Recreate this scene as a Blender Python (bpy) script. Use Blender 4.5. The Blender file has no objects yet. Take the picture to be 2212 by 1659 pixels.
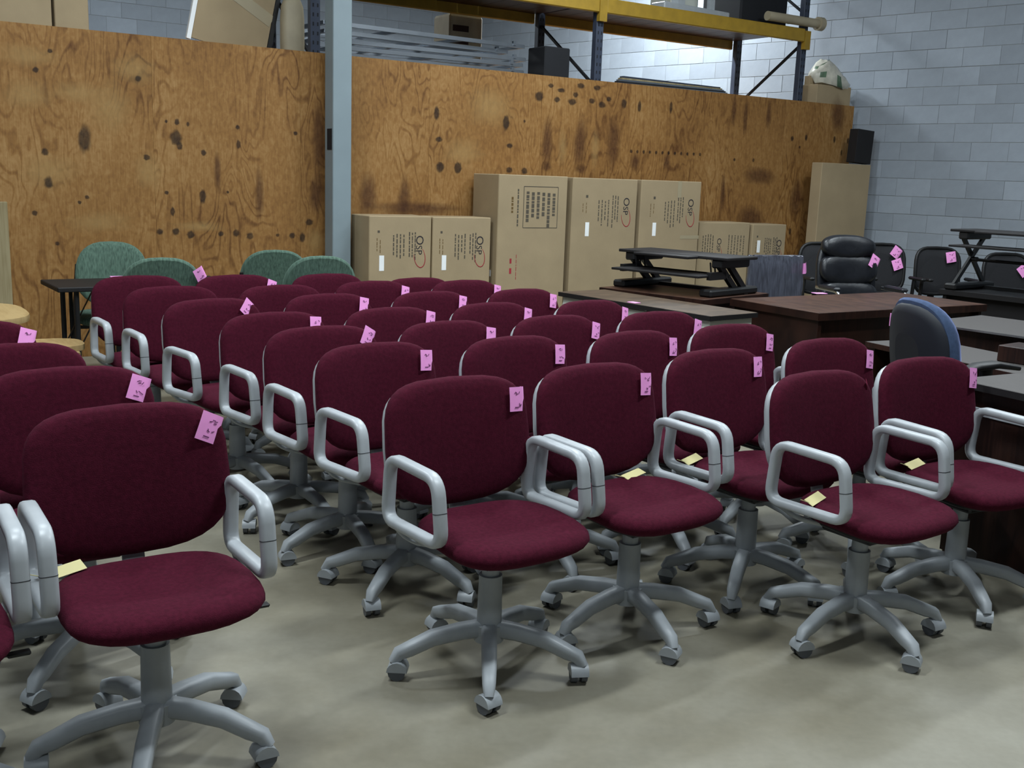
import bpy, math, random
import numpy as np
from mathutils import Vector, Matrix

# ------------------------------------------------------------------ camera
W, H = 2212, 1659
F, PITCH, ROLL, CH = 2270., .194, .0355, 1.48
scn = bpy.context.scene
COL = scn.collection
def cam_axes():
    f = np.array([0, math.cos(PITCH), -math.sin(PITCH)]); r0 = np.array([1., 0, 0]); u0 = np.cross(r0, f)
    return math.cos(ROLL)*r0+math.sin(ROLL)*u0, -math.sin(ROLL)*r0+math.cos(ROLL)*u0, f
AR, AU, AF = cam_axes()
cd = bpy.data.cameras.new('camera'); cam = bpy.data.objects.new('camera', cd); COL.objects.link(cam)
m = Matrix.Identity(4)
for i in range(3):
    m[i][0] = AR[i]; m[i][1] = AU[i]; m[i][2] = -AF[i]
m[2][3] = CH
cam.matrix_world = m
cd.sensor_width = 36; cd.sensor_fit = 'HORIZONTAL'; cd.lens = F/W*36; cd.clip_start = .05
scn.camera = cam
# ------------------------------------------------------------------ world, exposure
wd = bpy.data.worlds.new('world'); scn.world = wd; wd.use_nodes = True
wd.node_tree.nodes['Background'].inputs[0].default_value = (.55, .62, .75, 1)
wd.node_tree.nodes['Background'].inputs[1].default_value = .02
scn.view_settings.view_transform = 'Standard'; scn.view_settings.look = 'None'
scn.view_settings.exposure = 0.32; scn.view_settings.gamma = 1; scn.view_settings.use_curve_mapping = False
LAMP_COL = (.86, .95, 1.0)
# ceiling lamps: (x, y, rotation degrees, watts); their housings are built further down
LAMPS = [(-1.5, 2.6, 40, 105, 'above the line of chairs across the aisle'), (1.7, 2.8, 40, 105, 'above the foremost packed chairs'), (-2.4, 5.8, 40, 80, 'above the maple tables'),
         (1.0, 6.0, 40, 80, 'above the off white desk'), (4.4, 6.2, 40, 75, 'above the grey topped desks'), (0.8, 8.8, 40, 75, 'above the tall cartons'), (3.7, 8.2, 40, 70, 'above the mesh chairs'),
         (1.2, 13.6, 40, 230, 'behind the pallet rack'), (-4.2, 12.6, 40, 90, 'behind the framed board'), (0.2, -1.8, 40, 45, 'above the bare floor')]
LAMP_Z = 4.7

def at(x, y, z):
    d = AF+AR*(x-W/2)/F-AU*(y-H/2)/F; t = (z-CH)/d[2]; return np.array([0, 0, CH])+t*d
def proj(p):
    q = np.array(p, float)-[0, 0, CH]; zz = q@AF; return W/2+F*(q@AR)/zz, H/2-F*(q@AU)/zz, zz
# plywood partition frame: s along it, o out in front of it
PA = np.array([-3.711, 7.764, 0]); PD = np.array([.835, .550, 0]); PN = np.array([-.550, .835, 0]); PROT = math.radians(33.34)
def PL(s, o, z=0.): return PA+PD*s-PN*o+np.array([0, 0, z])

# ------------------------------------------------------------------ materials
MT = {}
def rgb(r, g, b):
    f = lambda c: (c/255/12.92) if c/255 <= .04045 else ((c/255+.055)/1.055)**2.4
    return (f(r)*.8, f(g)*.8, f(b)*.8, 1)
def rgbw(r, g, b): c = rgb(r, g, b); return (c[0]/.8, c[1]/.8, c[2]/.8, 1)
def mat(name, col, rough=.6, metal=0., var=.12, vscale=6., bump=0., bscale=200., sheen=0., spec=.5, stretch=None, objrand=0.):
    if name in MT: return MT[name]
    M = bpy.data.materials.new(name); M.use_nodes = True; nt = M.node_tree; N = nt.nodes; Lk = nt.links
    P = N['Principled BSDF']; P.inputs['Roughness'].default_value = rough; P.inputs['Metallic'].default_value = metal
    P.inputs['Specular IOR Level'].default_value = spec
    if sheen:
        P.inputs['Sheen Weight'].default_value = sheen; P.inputs['Sheen Roughness'].default_value = .45
        P.inputs['Sheen Tint'].default_value = (min(1, col[0]*5+.15), min(1, col[1]*5+.08), min(1, col[2]*5+.15), 1)
    tc = N.new('ShaderNodeTexCoord'); src = tc.outputs['Object']
    if stretch:
        mp = N.new('ShaderNodeMapping'); mp.inputs['Scale'].default_value = stretch; Lk.new(src, mp.inputs[0]); src = mp.outputs[0]
    nz = N.new('ShaderNodeTexNoise'); nz.inputs['Scale'].default_value = vscale; nz.inputs['Detail'].default_value = 5; Lk.new(src, nz.inputs['Vector'])
    mr = N.new('ShaderNodeMapRange'); mr.inputs[1].default_value = .3; mr.inputs[2].default_value = .7
    mr.inputs[3].default_value = 1-var; mr.inputs[4].default_value = 1+var; Lk.new(nz.outputs['Fac'], mr.inputs[0])
    val = mr.outputs[0]
    if objrand:
        oi = N.new('ShaderNodeObjectInfo'); gi = N.new('ShaderNodeNewGeometry'); ad = N.new('ShaderNodeMath'); ad.operation = 'ADD'
        Lk.new(oi.outputs['Random'], ad.inputs[0]); Lk.new(gi.outputs['Random Per Island'], ad.inputs[1])
        fr = N.new('ShaderNodeMath'); fr.operation = 'FRACT'; Lk.new(ad.outputs[0], fr.inputs[0])
        m2 = N.new('ShaderNodeMapRange'); m2.inputs[3].default_value = 1-objrand; m2.inputs[4].default_value = 1+objrand; Lk.new(fr.outputs[0], m2.inputs[0])
        mu = N.new('ShaderNodeMath'); mu.operation = 'MULTIPLY'; Lk.new(val, mu.inputs[0]); Lk.new(m2.outputs[0], mu.inputs[1]); val = mu.outputs[0]
    vm = N.new('ShaderNodeVectorMath'); vm.operation = 'SCALE'; vm.inputs[0].default_value = col[:3]; Lk.new(val, vm.inputs['Scale'])
    Lk.new(vm.outputs[0], P.inputs['Base Color'])
    if bump:
        n2 = N.new('ShaderNodeTexNoise'); n2.inputs['Scale'].default_value = bscale; n2.inputs['Detail'].default_value = 3; Lk.new(src, n2.inputs['Vector'])
        bp = N.new('ShaderNodeBump'); bp.inputs['Strength'].default_value = bump; bp.inputs['Distance'].default_value = .004
        Lk.new(n2.outputs['Fac'], bp.inputs['Height']); Lk.new(bp.outputs[0], P.inputs['Normal'])
    MT[name] = M; return M
def wood(name, ca, cb, scale=1., rough=.6, cd=None, grain=1.0):
    """grain running along object z with cathedral figure"""
    if name in MT: return MT[name]
    M = bpy.data.materials.new(name); M.use_nodes = True; nt = M.node_tree; N = nt.nodes; Lk = nt.links
    P = N['Principled BSDF']; P.inputs['Roughness'].default_value = rough; P.inputs['Specular IOR Level'].default_value = .3
    tc = N.new('ShaderNodeTexCoord'); oi = N.new('ShaderNodeObjectInfo')
    ad = N.new('ShaderNodeVectorMath'); ad.operation = 'ADD'; Lk.new(tc.outputs['Object'], ad.inputs[0])
    sc = N.new('ShaderNodeVectorMath'); sc.operation = 'SCALE'; sc.inputs[0].default_value = (7.3, 3.1, 11.7); Lk.new(oi.outputs['Random'], sc.inputs['Scale']); Lk.new(sc.outputs[0], ad.inputs[1])
    mp = N.new('ShaderNodeMapping'); mp.inputs['Scale'].default_value = (2.6*scale, 1*scale, .55*scale); Lk.new(ad.outputs[0], mp.inputs[0])
    n1 = N.new('ShaderNodeTexNoise'); n1.inputs['Scale'].default_value = 1.6; n1.inputs['Detail'].default_value = 2.5; n1.inputs['Distortion'].default_value = .5; Lk.new(mp.outputs[0], n1.inputs['Vector'])
    mu = N.new('ShaderNodeMath'); mu.operation = 'MULTIPLY'; mu.inputs[1].default_value = 26*grain; Lk.new(n1.outputs['Fac'], mu.inputs[0])
    sn = N.new('ShaderNodeMath'); sn.operation = 'SINE'; Lk.new(mu.outputs[0], sn.inputs[0])
    m3 = N.new('ShaderNodeMapping'); m3.inputs['Scale'].default_value = (60*scale, 10, 3*scale); Lk.new(ad.outputs[0], m3.inputs[0])
    n2 = N.new('ShaderNodeTexNoise'); n2.inputs['Scale'].default_value = 1.; n2.inputs['Detail'].default_value = 3; Lk.new(m3.outputs[0], n2.inputs['Vector'])
    a1 = N.new('ShaderNodeMath'); a1.operation = 'MULTIPLY_ADD'; a1.inputs[1].default_value = .16; Lk.new(sn.outputs[0], a1.inputs[0]); Lk.new(n2.outputs['Fac'], a1.inputs[2])
    n4 = N.new('ShaderNodeTexNoise'); n4.inputs['Scale'].default_value = 1.5; n4.inputs['Detail'].default_value = 3; Lk.new(ad.outputs[0], n4.inputs['Vector'])
    a2 = N.new('ShaderNodeMath'); a2.operation = 'MULTIPLY_ADD'; a2.inputs[1].default_value = .9; Lk.new(n4.outputs['Fac'], a2.inputs[0]); Lk.new(a1.outputs[0], a2.inputs[2])
    cr = N.new('ShaderNodeValToRGB'); e = cr.color_ramp.elements
    e[0].position = .55; e[0].color = cb; e[1].position = 1.35/1.4; e[1].color = ca
    k = cr.color_ramp.elements.new(.75); k.color = tuple(.45*cb[i]+.55*ca[i] for i in range(3))+(1,)
    dv = N.new('ShaderNodeMath'); dv.operation = 'MULTIPLY'; dv.inputs[1].default_value = .78; Lk.new(a2.outputs[0], dv.inputs[0]); Lk.new(dv.outputs[0], cr.inputs[0])
    Lk.new(cr.outputs[0], P.inputs['Base Color'])
    MT[name] = M; return M
def plywood():
    M = bpy.data.materials.new('plywood'); M.use_nodes = True; nt = M.node_tree; N = nt.nodes; Lk = nt.links
    P = N['Principled BSDF']; P.inputs['Roughness'].default_value = .65; P.inputs['Specular IOR Level'].default_value = .3
    tc = N.new('ShaderNodeTexCoord'); oi = N.new('ShaderNodeObjectInfo'); ad = N.new('ShaderNodeVectorMath'); ad.operation = 'ADD'; Lk.new(tc.outputs['Object'], ad.inputs[0])
    sc = N.new('ShaderNodeVectorMath'); sc.operation = 'SCALE'; sc.inputs[0].default_value = (17.3, 3.1, 21.7); Lk.new(oi.outputs['Random'], sc.inputs['Scale']); Lk.new(sc.outputs[0], ad.inputs[1])
    def noise(scale, detail, dist=0.):
        mp = N.new('ShaderNodeMapping'); mp.inputs['Scale'].default_value = scale; Lk.new(ad.outputs[0], mp.inputs[0])
        n = N.new('ShaderNodeTexNoise'); n.inputs['Scale'].default_value = 1.; n.inputs['Detail'].default_value = detail; n.inputs['Distortion'].default_value = dist; Lk.new(mp.outputs[0], n.inputs['Vector']); return n.outputs['Fac']
    def mth(op, a, b, c=None):
        m_ = N.new('ShaderNodeMath'); m_.operation = op
        for k, v in enumerate((a, b, c)):
            if v is None: continue
            if isinstance(v, (int, float)): m_.inputs[k].default_value = v
            else: Lk.new(v, m_.inputs[k])
        return m_.outputs[0]
    def mr(v, a, b, c, d):
        m_ = N.new('ShaderNodeMapRange'); Lk.new(v, m_.inputs[0])
        for k, q in enumerate((a, b, c, d)): m_.inputs[k+1].default_value = q
        return m_.outputs[0]
    cath = noise((3.4, 1, 1.0), 2.2, .4); sn = mth('SINE', mth('MULTIPLY', cath, 95.), 0.); line = mr(sn, .35, 1., 0., 1.)
    msk = mr(noise((1.6, 1, 1.3), 2.), .4, .62, .15, 1.)
    val = mth('MULTIPLY_ADD', mr(noise((1.5, 1, 1.1), 4.), .3, .7, -1., 1.), .13, .62)
    val = mth('MULTIPLY_ADD', mr(noise((130, 1, 8), 2.), .3, .7, -1., 1.), .07, val)
    val = mth('MULTIPLY_ADD', mr(noise((34, 1, 22), 4., .6), .3, .7, -1., 1.), .10, val)
    val = mth('MULTIPLY_ADD', mth('MULTIPLY', line, msk), -.26, val)
    cr = N.new('ShaderNodeValToRGB'); e = cr.color_ramp.elements; e[0].position = .2; e[0].color = rgb(100, 62, 26); e[1].position = .9; e[1].color = rgb(186, 145, 92)
    k = e.new(.6); k.color = rgb(156, 112, 60); Lk.new(val, cr.inputs[0]); Lk.new(cr.outputs[0], P.inputs['Base Color']); MT['plywood'] = M; return M
def soft(name, col, power=1.):
    """stain: vertex attribute 'k' fades it out"""
    if name in MT: return MT[name]
    M = bpy.data.materials.new(name); M.use_nodes = True; nt = M.node_tree; N = nt.nodes; Lk = nt.links
    P = N['Principled BSDF']; P.inputs['Base Color'].default_value = col; P.inputs['Roughness'].default_value = .7
    at_ = N.new('ShaderNodeAttribute'); at_.attribute_name = 'k'
    tc = N.new('ShaderNodeTexCoord'); nz = N.new('ShaderNodeTexNoise'); nz.inputs['Scale'].default_value = 30; Lk.new(tc.outputs['Object'], nz.inputs['Vector'])
    mr = N.new('ShaderNodeMapRange'); mr.inputs[3].default_value = .55; mr.inputs[4].default_value = 1.35; Lk.new(nz.outputs['Fac'], mr.inputs[0])
    mu = N.new('ShaderNodeMath'); mu.operation = 'MULTIPLY'; mu.use_clamp = True; Lk.new(at_.outputs['Fac'], mu.inputs[0]); Lk.new(mr.outputs[0], mu.inputs[1])
    Lk.new(mu.outputs[0], P.inputs['Alpha'])
    MT[name] = M; return M

M_FAB = mat('burgundy fabric', rgb(77, 21, 39), .95, var=.22, vscale=90, bump=.5, bscale=420, sheen=.06, spec=.1)
M_GREY = mat('grey moulded plastic', rgbw(172, 177, 181), .38, var=.05, vscale=20)
M_GREYD = mat('grey painted steel', rgbw(160, 165, 169), .45, var=.06, vscale=20)
M_BLK = mat('black plastic', rgb(22, 22, 24), .5, var=.2, vscale=20)
M_SEAM = mat('dark seam', rgb(60, 62, 66), .7)
M_PINK = mat('pink paper', rgbw(255, 168, 232), .75, var=.04, vscale=30, spec=.1)
M_INK = mat('ink', rgb(120, 60, 110), .8)
M_CREAM = mat('cream card', rgbw(216, 206, 150), .7, var=.05)
M_CARD = mat('cardboard', rgb(178, 158, 126), .85, var=.07, vscale=4, bump=.15, bscale=60, objrand=.05, spec=.2)
M_CARDD = mat('cardboard edge', rgb(118, 94, 58), .9, var=.1, vscale=8, spec=.2)
M_PRINT = mat('box print', rgb(92, 84, 72), .9)
M_LOGO = mat('black print', rgb(42, 38, 46), .9)
M_RED = mat('red print', rgb(176, 44, 60), .9)
M_WHITE = mat('white paper', rgbw(244, 246, 246), .7, var=.03)
M_FAINT = mat('packing tape', rgb(178, 164, 134), .45, var=.05)
M_STEEL = mat('blue grey painted steel', rgbw(132, 146, 152), .5, var=.05, vscale=4)
M_BLOCK = mat('painted block', rgb(160, 168, 178), .85, var=.05, vscale=9, bump=.3, bscale=90, objrand=.10, spec=.25)
M_MORT = mat('mortar', rgb(142, 146, 148), .95, var=.08)
M_RACK = mat('rack blue steel', rgb(58, 66, 84), .5, var=.15)
M_RACKH = mat('rack slot', rgb(20, 22, 28), .8)
M_YEL = mat('yellow beam', rgb(170, 136, 40), .5, var=.12, vscale=12)
M_GALV = mat('galvanised tube', rgbw(160, 167, 175), .25, metal=.9, var=.08)
M_GREEN = mat('green woven fabric', rgb(96, 120, 106), .95, var=.35, vscale=14, stretch=(9, 9, .5), bump=.4, bscale=120, sheen=.2, spec=.1)
M_LAM = wood('walnut laminate', rgb(98, 79, 60), rgb(74, 59, 45), 2., .65)
M_DARKW = wood('dark mahogany', rgb(58, 34, 26), rgb(36, 20, 16), 1.6, .45)
M_DARKTOP = wood('mahogany top', rgb(92, 64, 50), rgb(66, 44, 35), 1.6, .42)
M_MAPLE = wood('pale maple', rgb(196, 168, 118), rgb(176, 146, 98), 1.2, .45)
M_PINE = wood('pale pine board', rgb(176, 162, 126), rgb(150, 134, 98), 1.4, .7)
M_PLY = plywood()
M_BLACKW = mat('black laminate', rgb(34, 32, 33), .6, var=.1, spec=.3)
M_OFFW = mat('off white metal', rgbw(190, 192, 182), .5, var=.04)
M_GREYTOP = mat('grey laminate', rgb(88, 84, 82), .55, var=.06, vscale=60, spec=.3)
M_CHROME = mat('chrome', rgbw(190, 194, 198), .22, metal=1.)
M_LEATHER = mat('black leather', rgb(30, 32, 38), .38, var=.2, vscale=12, bump=.3, bscale=40)
M_MESH = mat('black mesh fabric', rgb(34, 34, 38), .8, var=.25, vscale=160)
M_BLUE = mat('blue fabric', rgb(72, 88, 116), .95, var=.15, vscale=60, sheen=.5, spec=.1)
M_NAVY = mat('navy shell', rgb(22, 27, 38), .6, var=.1)
M_WRAP = mat('plastic film', rgb(82, 85, 96), .24, var=.35, vscale=12, stretch=(6, 6, .7), bump=1.0, bscale=22, spec=.8)
M_BAG = mat('printed plastic bag', rgbw(196, 192, 178), .35, var=.2, vscale=14, bump=.6, bscale=12)
M_BAGG = mat('green print', rgb(96, 122, 96), .5, var=.3, vscale=20)
M_BEIGE = mat('beige housing', rgb(176, 164, 138), .6)
M_KNOT = soft('knot', rgb(40, 24, 14)); M_STAIN = soft('dark veneer stain', rgb(92, 52, 26)); M_PALE = soft('pale veneer patch', rgb(214, 172, 108))
M_CEIL = mat('ceiling paint', rgb(120, 124, 128), .9)
M_FLOOR = None

# ------------------------------------------------------------------ mesh helpers
class MB:
    def __init__(s): s.v = []; s.f = []; s.mi = []; s.sm = []
    def add(s, vs, fs, mi=0, sm=False):
        o = len(s.v); s.v += [tuple(map(float, p)) for p in vs]; s.f += [tuple(o+i for i in f) for f in fs]; s.mi += [mi]*len(fs); s.sm += [sm]*len(fs); return s
    def box(s, c, d, mi=0, R=None, bev=0.):
        x, y, z = d[0]/2, d[1]/2, d[2]/2
        if bev <= 0:
            vs = [(i*x, j*y, k*z) for k in (-1, 1) for j in (-1, 1) for i in (-1, 1)]
            fs = [(0, 2, 3, 1), (4, 5, 7, 6), (0, 1, 5, 4), (2, 6, 7, 3), (0, 4, 6, 2), (1, 3, 7, 5)]
        else:
            b = min(bev, .45*min(x, y, z)*2); vs = []; idx = {}
            for i in (-1, 1):
                for j in (-1, 1):
                    for k in (-1, 1):
                        for a in range(3):
                            p = [i*(x-b), j*(y-b), k*(z-b)]; p[a] = (i*x, j*y, k*z)[a]; idx[(i, j, k, a)] = len(vs); vs.append(tuple(p))
            fs = []
            for a in range(3):
                o1, o2 = [q for q in range(3) if q != a]
                for sg in (-1, 1):
                    q = []
                    for u, w in ((-1, -1), (1, -1), (1, 1), (-1, 1)):
                        t = [0, 0, 0]; t[a] = sg; t[o1] = u; t[o2] = w; q.append(idx[(*t, a)])
                    fs.append(tuple(q))
            for a in range(3):       # edges parallel to axis a
                o1, o2 = [q for q in range(3) if q != a]
                for u in (-1, 1):
                    for w in (-1, 1):
                        t = [0, 0, 0]; t[o1] = u; t[o2] = w; t0 = t[:]; t1 = t[:]; t0[a] = -1; t1[a] = 1
                        fs.append((idx[(*t0, o1)], idx[(*t1, o1)], idx[(*t1, o2)], idx[(*t0, o2)]))
            for i in (-1, 1):
                for j in (-1, 1):
                    for k in (-1, 1): fs.append((idx[(i, j, k, 0)], idx[(i, j, k, 1)], idx[(i, j, k, 2)]))
        out = []
        for p in vs:
            q = Vector(p)
            if R is not None: q = R@q
            out.append((q.x+c[0], q.y+c[1], q.z+c[2]))
        return s.add(out, fs, mi)
    def beam(s, p0, p1, w, h, mi=0, up=(0, 0, 1)):
        p0, p1 = Vector(p0), Vector(p1); t = (p1-p0); L = t.length; t.normalize(); up = Vector(up)
        if abs(t.dot(up)) > .98: up = Vector((0, 1, 0))
        x = t.cross(up).normalized(); z = x.cross(t)
        R = Matrix((x, t, z)).transposed(); return s.box((p0+p1)/2, (w, L, h), mi, R)
    def cyl(s, p0, p1, r0, r1=None, n=12, mi=0, cap=True):
        r1 = r0 if r1 is None else r1; p0, p1 = Vector(p0), Vector(p1); t = (p1-p0).normalized()
        a = t.cross(Vector((0, 0, 1))) if abs(t.z) < .9 else t.cross(Vector((1, 0, 0))); a.normalize(); b = t.cross(a)
        vs = [p+(a*math.cos(2*math.pi*i/n)+b*math.sin(2*math.pi*i/n))*r for p, r in ((p0, r0), (p1, r1)) for i in range(n)]
        s.add(vs, [(i, (i+1) % n, n+(i+1) % n, n+i) for i in range(n)], mi, True)
        if cap: s.add(vs, [tuple(range(n))[::-1], tuple(range(n, 2*n))], mi)
        return s
    def sweep(s, path, side, w, h, closed=False, n=10, mi=0, expo=.6, scale=None):
        P = [Vector(p) for p in path]; side = Vector(side).normalized(); N = len(P); vs = []
        for i, p in enumerate(P):
            t = (P[(i+1) % N]-P[i-1]) if closed else (P[min(i+1, N-1)]-P[max(i-1, 0)]); t.normalize()
            nn = t.cross(side).normalized(); k = scale[i] if scale else 1.
            for j in range(n):
                a = 2*math.pi*(j+.5)/n; c, q = math.cos(a), math.sin(a)
                vs.append(p+side*(math.copysign(abs(c)**expo, c)*w/2*k)+nn*(math.copysign(abs(q)**expo, q)*h/2*k))
        m_ = N if closed else N-1
        s.add(vs, [(i*n+j, i*n+(j+1) % n, ((i+1) % N)*n+(j+1) % n, ((i+1) % N)*n+j) for i in range(m_) for j in range(n)], mi, True)
        if not closed: s.add(vs, [tuple(range(n))[::-1], tuple(range((N-1)*n, N*n))], mi)
        return s
    def loft(s, rings, mi=0, cap=True):
        n = len(rings[0]); vs = [p for r in rings for p in r]
        s.add(vs, [(i*n+j, i*n+(j+1) % n, (i+1)*n+(j+1) % n, (i+1)*n+j) for i in range(len(rings)-1) for j in range(n)], mi, True)
        if cap: s.add(vs, [tuple(range(n))[::-1], tuple(range((len(rings)-1)*n, len(rings)*n))], mi, True)
        return s
    def mesh(s, name, mats):
        me = bpy.data.meshes.new(name); me.from_pydata(s.v, [], s.f)
        for m_ in (mats if isinstance(mats, (list, tuple)) else [mats]): me.materials.append(m_)
        me.polygons.foreach_set('material_index', s.mi); me.polygons.foreach_set('use_smooth', s.sm); me.update(); return me
    def build(s, name, mats, parent=None, loc=None, rotz=0.):
        return link(name, s.mesh(name, mats), parent, loc, rotz)
def link(name, me, parent=None, loc=None, rotz=0.):
    o = bpy.data.objects.new(name, me); COL.objects.link(o); o.parent = parent
    if loc is not None: o.location = loc
    o.rotation_euler = (0, 0, rotz); return o
def tag(o, label, cat, group=None, kind=None):
    if label: o['label'] = label
    if cat: o['category'] = cat
    if group: o['group'] = group
    if kind: o['kind'] = kind
    return o
def thing(name, label, cat, loc=(0, 0, 0), rotz=0., group=None):
    o = link(name, None, None, loc, rotz); o.empty_display_size = .1; return tag(o, label, cat, group)
def struct(o): o['kind'] = 'structure'; return o
def rpath(corners, r, n=5, closed=True):
    C = [Vector(c) for c in corners]; N = len(C); out = []
    for i, c in enumerate(C):
        if not closed and i in (0, N-1): out.append(c); continue
        a = (C[i-1]-c); b = (C[(i+1) % N]-c); la, lb = a.length, b.length; rr = min(r, la*.45, lb*.45); a.normalize(); b.normalize()
        p0, p1 = c+a*rr, c+b*rr
        for k in range(n+1):
            t = k/n; out.append(p0*(1-t)**2+c*2*t*(1-t)+p1*t*t)
    return out
def spow(c, e): return math.copysign(abs(c)**e, c)

# ------------------------------------------------------------------ structure
def floor_mat():
    M = bpy.data.materials.new('concrete floor'); M.use_nodes = True; nt = M.node_tree; N = nt.nodes; Lk = nt.links; P = N['Principled BSDF']
    tc = N.new('ShaderNodeTexCoord')
    n1 = N.new('ShaderNodeTexNoise'); n1.inputs['Scale'].default_value = .9; n1.inputs['Detail'].default_value = 6; n1.inputs['Roughness'].default_value = .6; Lk.new(tc.outputs['Object'], n1.inputs['Vector'])
    n2 = N.new('ShaderNodeTexNoise'); n2.inputs['Scale'].default_value = 40; n2.inputs['Detail'].default_value = 4; Lk.new(tc.outputs['Object'], n2.inputs['Vector'])
    cr = N.new('ShaderNodeValToRGB'); e = cr.color_ramp.elements; e[0].position = .3; e[0].color = rgb(122, 114, 93); e[1].position = .7; e[1].color = rgb(160, 156, 141); Lk.new(n1.outputs['Fac'], cr.inputs[0])
    mr = N.new('ShaderNodeMapRange'); mr.inputs[3].default_value = .88; mr.inputs[4].default_value = 1.12; Lk.new(n2.outputs['Fac'], mr.inputs[0])
    vm = N.new('ShaderNodeVectorMath'); vm.operation = 'SCALE'; Lk.new(cr.outputs[0], vm.inputs[0]); Lk.new(mr.outputs[0], vm.inputs['Scale']); Lk.new(vm.outputs[0], P.inputs['Base Color'])
    m2 = N.new('ShaderNodeMapRange'); m2.inputs[3].default_value = .34; m2.inputs[4].default_value = .6; Lk.new(n1.outputs['Fac'], m2.inputs[0]); Lk.new(m2.outputs[0], P.inputs['Roughness'])
    P.inputs['Specular IOR Level'].default_value = .4
    return M
WR0 = np.array([4.02, 12.85, 0]); WRD = np.array([.7071, -.7071, 0]); WRN = np.array([-.7071, -.7071, 0])   # right block wall: start, along, into room
WT0, WT1 = -7.4, 15.0
BK = PN*7.3                                                                                  # back wall lies behind the partition
cornR = WR0+WRD*WT0; cornRF = WR0+WRD*WT1
bkL = cornR-PD*16; frL = bkL+WRD*22.4; 
struct(MB().box((2, 6, -.05), (60, 60, .1)).build('floor', floor_mat()))
struct(MB().box((2, 6, 6.05), (60, 60, .1)).build('ceiling', M_CEIL))
def blockwall(name, p0, dirv, length, nrm, seed):
    """mortar backing with single concrete blocks proud of it"""
    rot = math.atan2(dirv[1], dirv[0]); nl = nrm@np.array([-dirv[1], dirv[0], 0])
    root = struct(link(name, None, None, p0, rot)); sg = 1 if nl > 0 else -1
    MB().box((length/2, -sg*.1, 3.), (length, .2, 6.)).build('mortar_backing', M_MORT, root)
    B = .4064; C = .2032; bm = MB().box((0, 0, 0), (B-.003, .03, C-.006), bev=.002).mesh('block', M_BLOCK)
    rng = random.Random(seed); cand = []; rest = MB()
    for k in range(int(6/C)):
        x = (B/2 if k % 2 else 0.)
        while x < length-.01:
            x0 = max(x, .004); x1 = min(x+B, length)
            cx = (x0+x1)/2; c = np.array(p0)+dirv*cx+np.array([0, 0, (k+.5)*C])
            px, py, zz = proj(c); full = x1-x0 > B-.02; vis = False
            if zz > 1 and full and -60 < px < W+60 and -40 < py < 760:
                top = 45+.1*px if px < 1850 else 9999
                vis = (py < top+12)
            cand.append((vis, zz, x0, x1, k)); x += B
    vis = sorted([c for c in cand if c[0]], key=lambda c: c[1])[:295]; vs = {id(c) for c in vis}
    for c in cand:
        _, zz, x0, x1, k = c; dy = rng.uniform(-.0015, .0015)
        if id(c) in vs: o = link('block', bm, root, ((x0+x1)/2, sg*(-.0115+dy), (k+.5)*C))
        else: rest.box(((x0+x1)/2, sg*(-.0115+dy), (k+.5)*C), (x1-x0-.006, .03, C-.006))
    r = rest.build('block_courses', M_BLOCK, root); r['kind'] = 'stuff'
    return root
blockwall('wall_right', WR0+WRD*WT0, WRD, WT1-WT0, WRN, 1)
blockwall('wall_back', bkL, PD, 16., -PN, 2)
def plainwall(name, a, b):
    a, b = np.array(a), np.array(b); L = np.linalg.norm(b-a); r = math.atan2(b[1]-a[1], b[0]-a[0])
    struct(MB().box((L/2, 0, 3), (L, .2, 6)).build(name, M_BLOCK, None, a, r))
plainwall('wall_left', bkL, frL); plainwall('wall_front', frL, cornRF)

# plywood partition: separate sheets with knots and darker veneer figure
part = struct(link('wall_partition', None, None, PA, PROT))
SE = [-3.9, -2.68, -1.46, -.18, 1.04, 2.24, 3.46, 4.67, 5.75, 6.85, 7.98, 9.12]
def blotch(MBo, x, z, rx, rz, mi=0, n=14, seed=0, y=-.0105, core=.5):
    rng = random.Random(seed); o = len(MBo.v); ks = []
    vs = [(x, y, z)]; ks.append(1.)
    for q, kk in ((core, 1.), (1., 0.)):
        for i in range(n):
            a = 2*math.pi*i/n; w = 1+rng.uniform(-.16, .16); vs.append((x+math.cos(a)*rx*q*w, y, z+math.sin(a)*rz*q*w)); ks.append(kk)
    fs = [(0, 1+i, 1+(i+1) % n) for i in range(n)]+[(1+i, 1+n+i, 1+n+(i+1) % n, 1+(i+1) % n) for i in range(n)]
    MBo.add(vs, fs, mi); MBo.k = getattr(MBo, 'k', [])+ks
def px_on_ply(px, py):
    d = AF+AR*(px-W/2)/F-AU*(py-H/2)/F; c0 = np.array([0, 0, CH]); t = ((PA-c0)@PN)/(d@PN); p = c0+t*d; return (p-PA)@PD, p[2]
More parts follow.
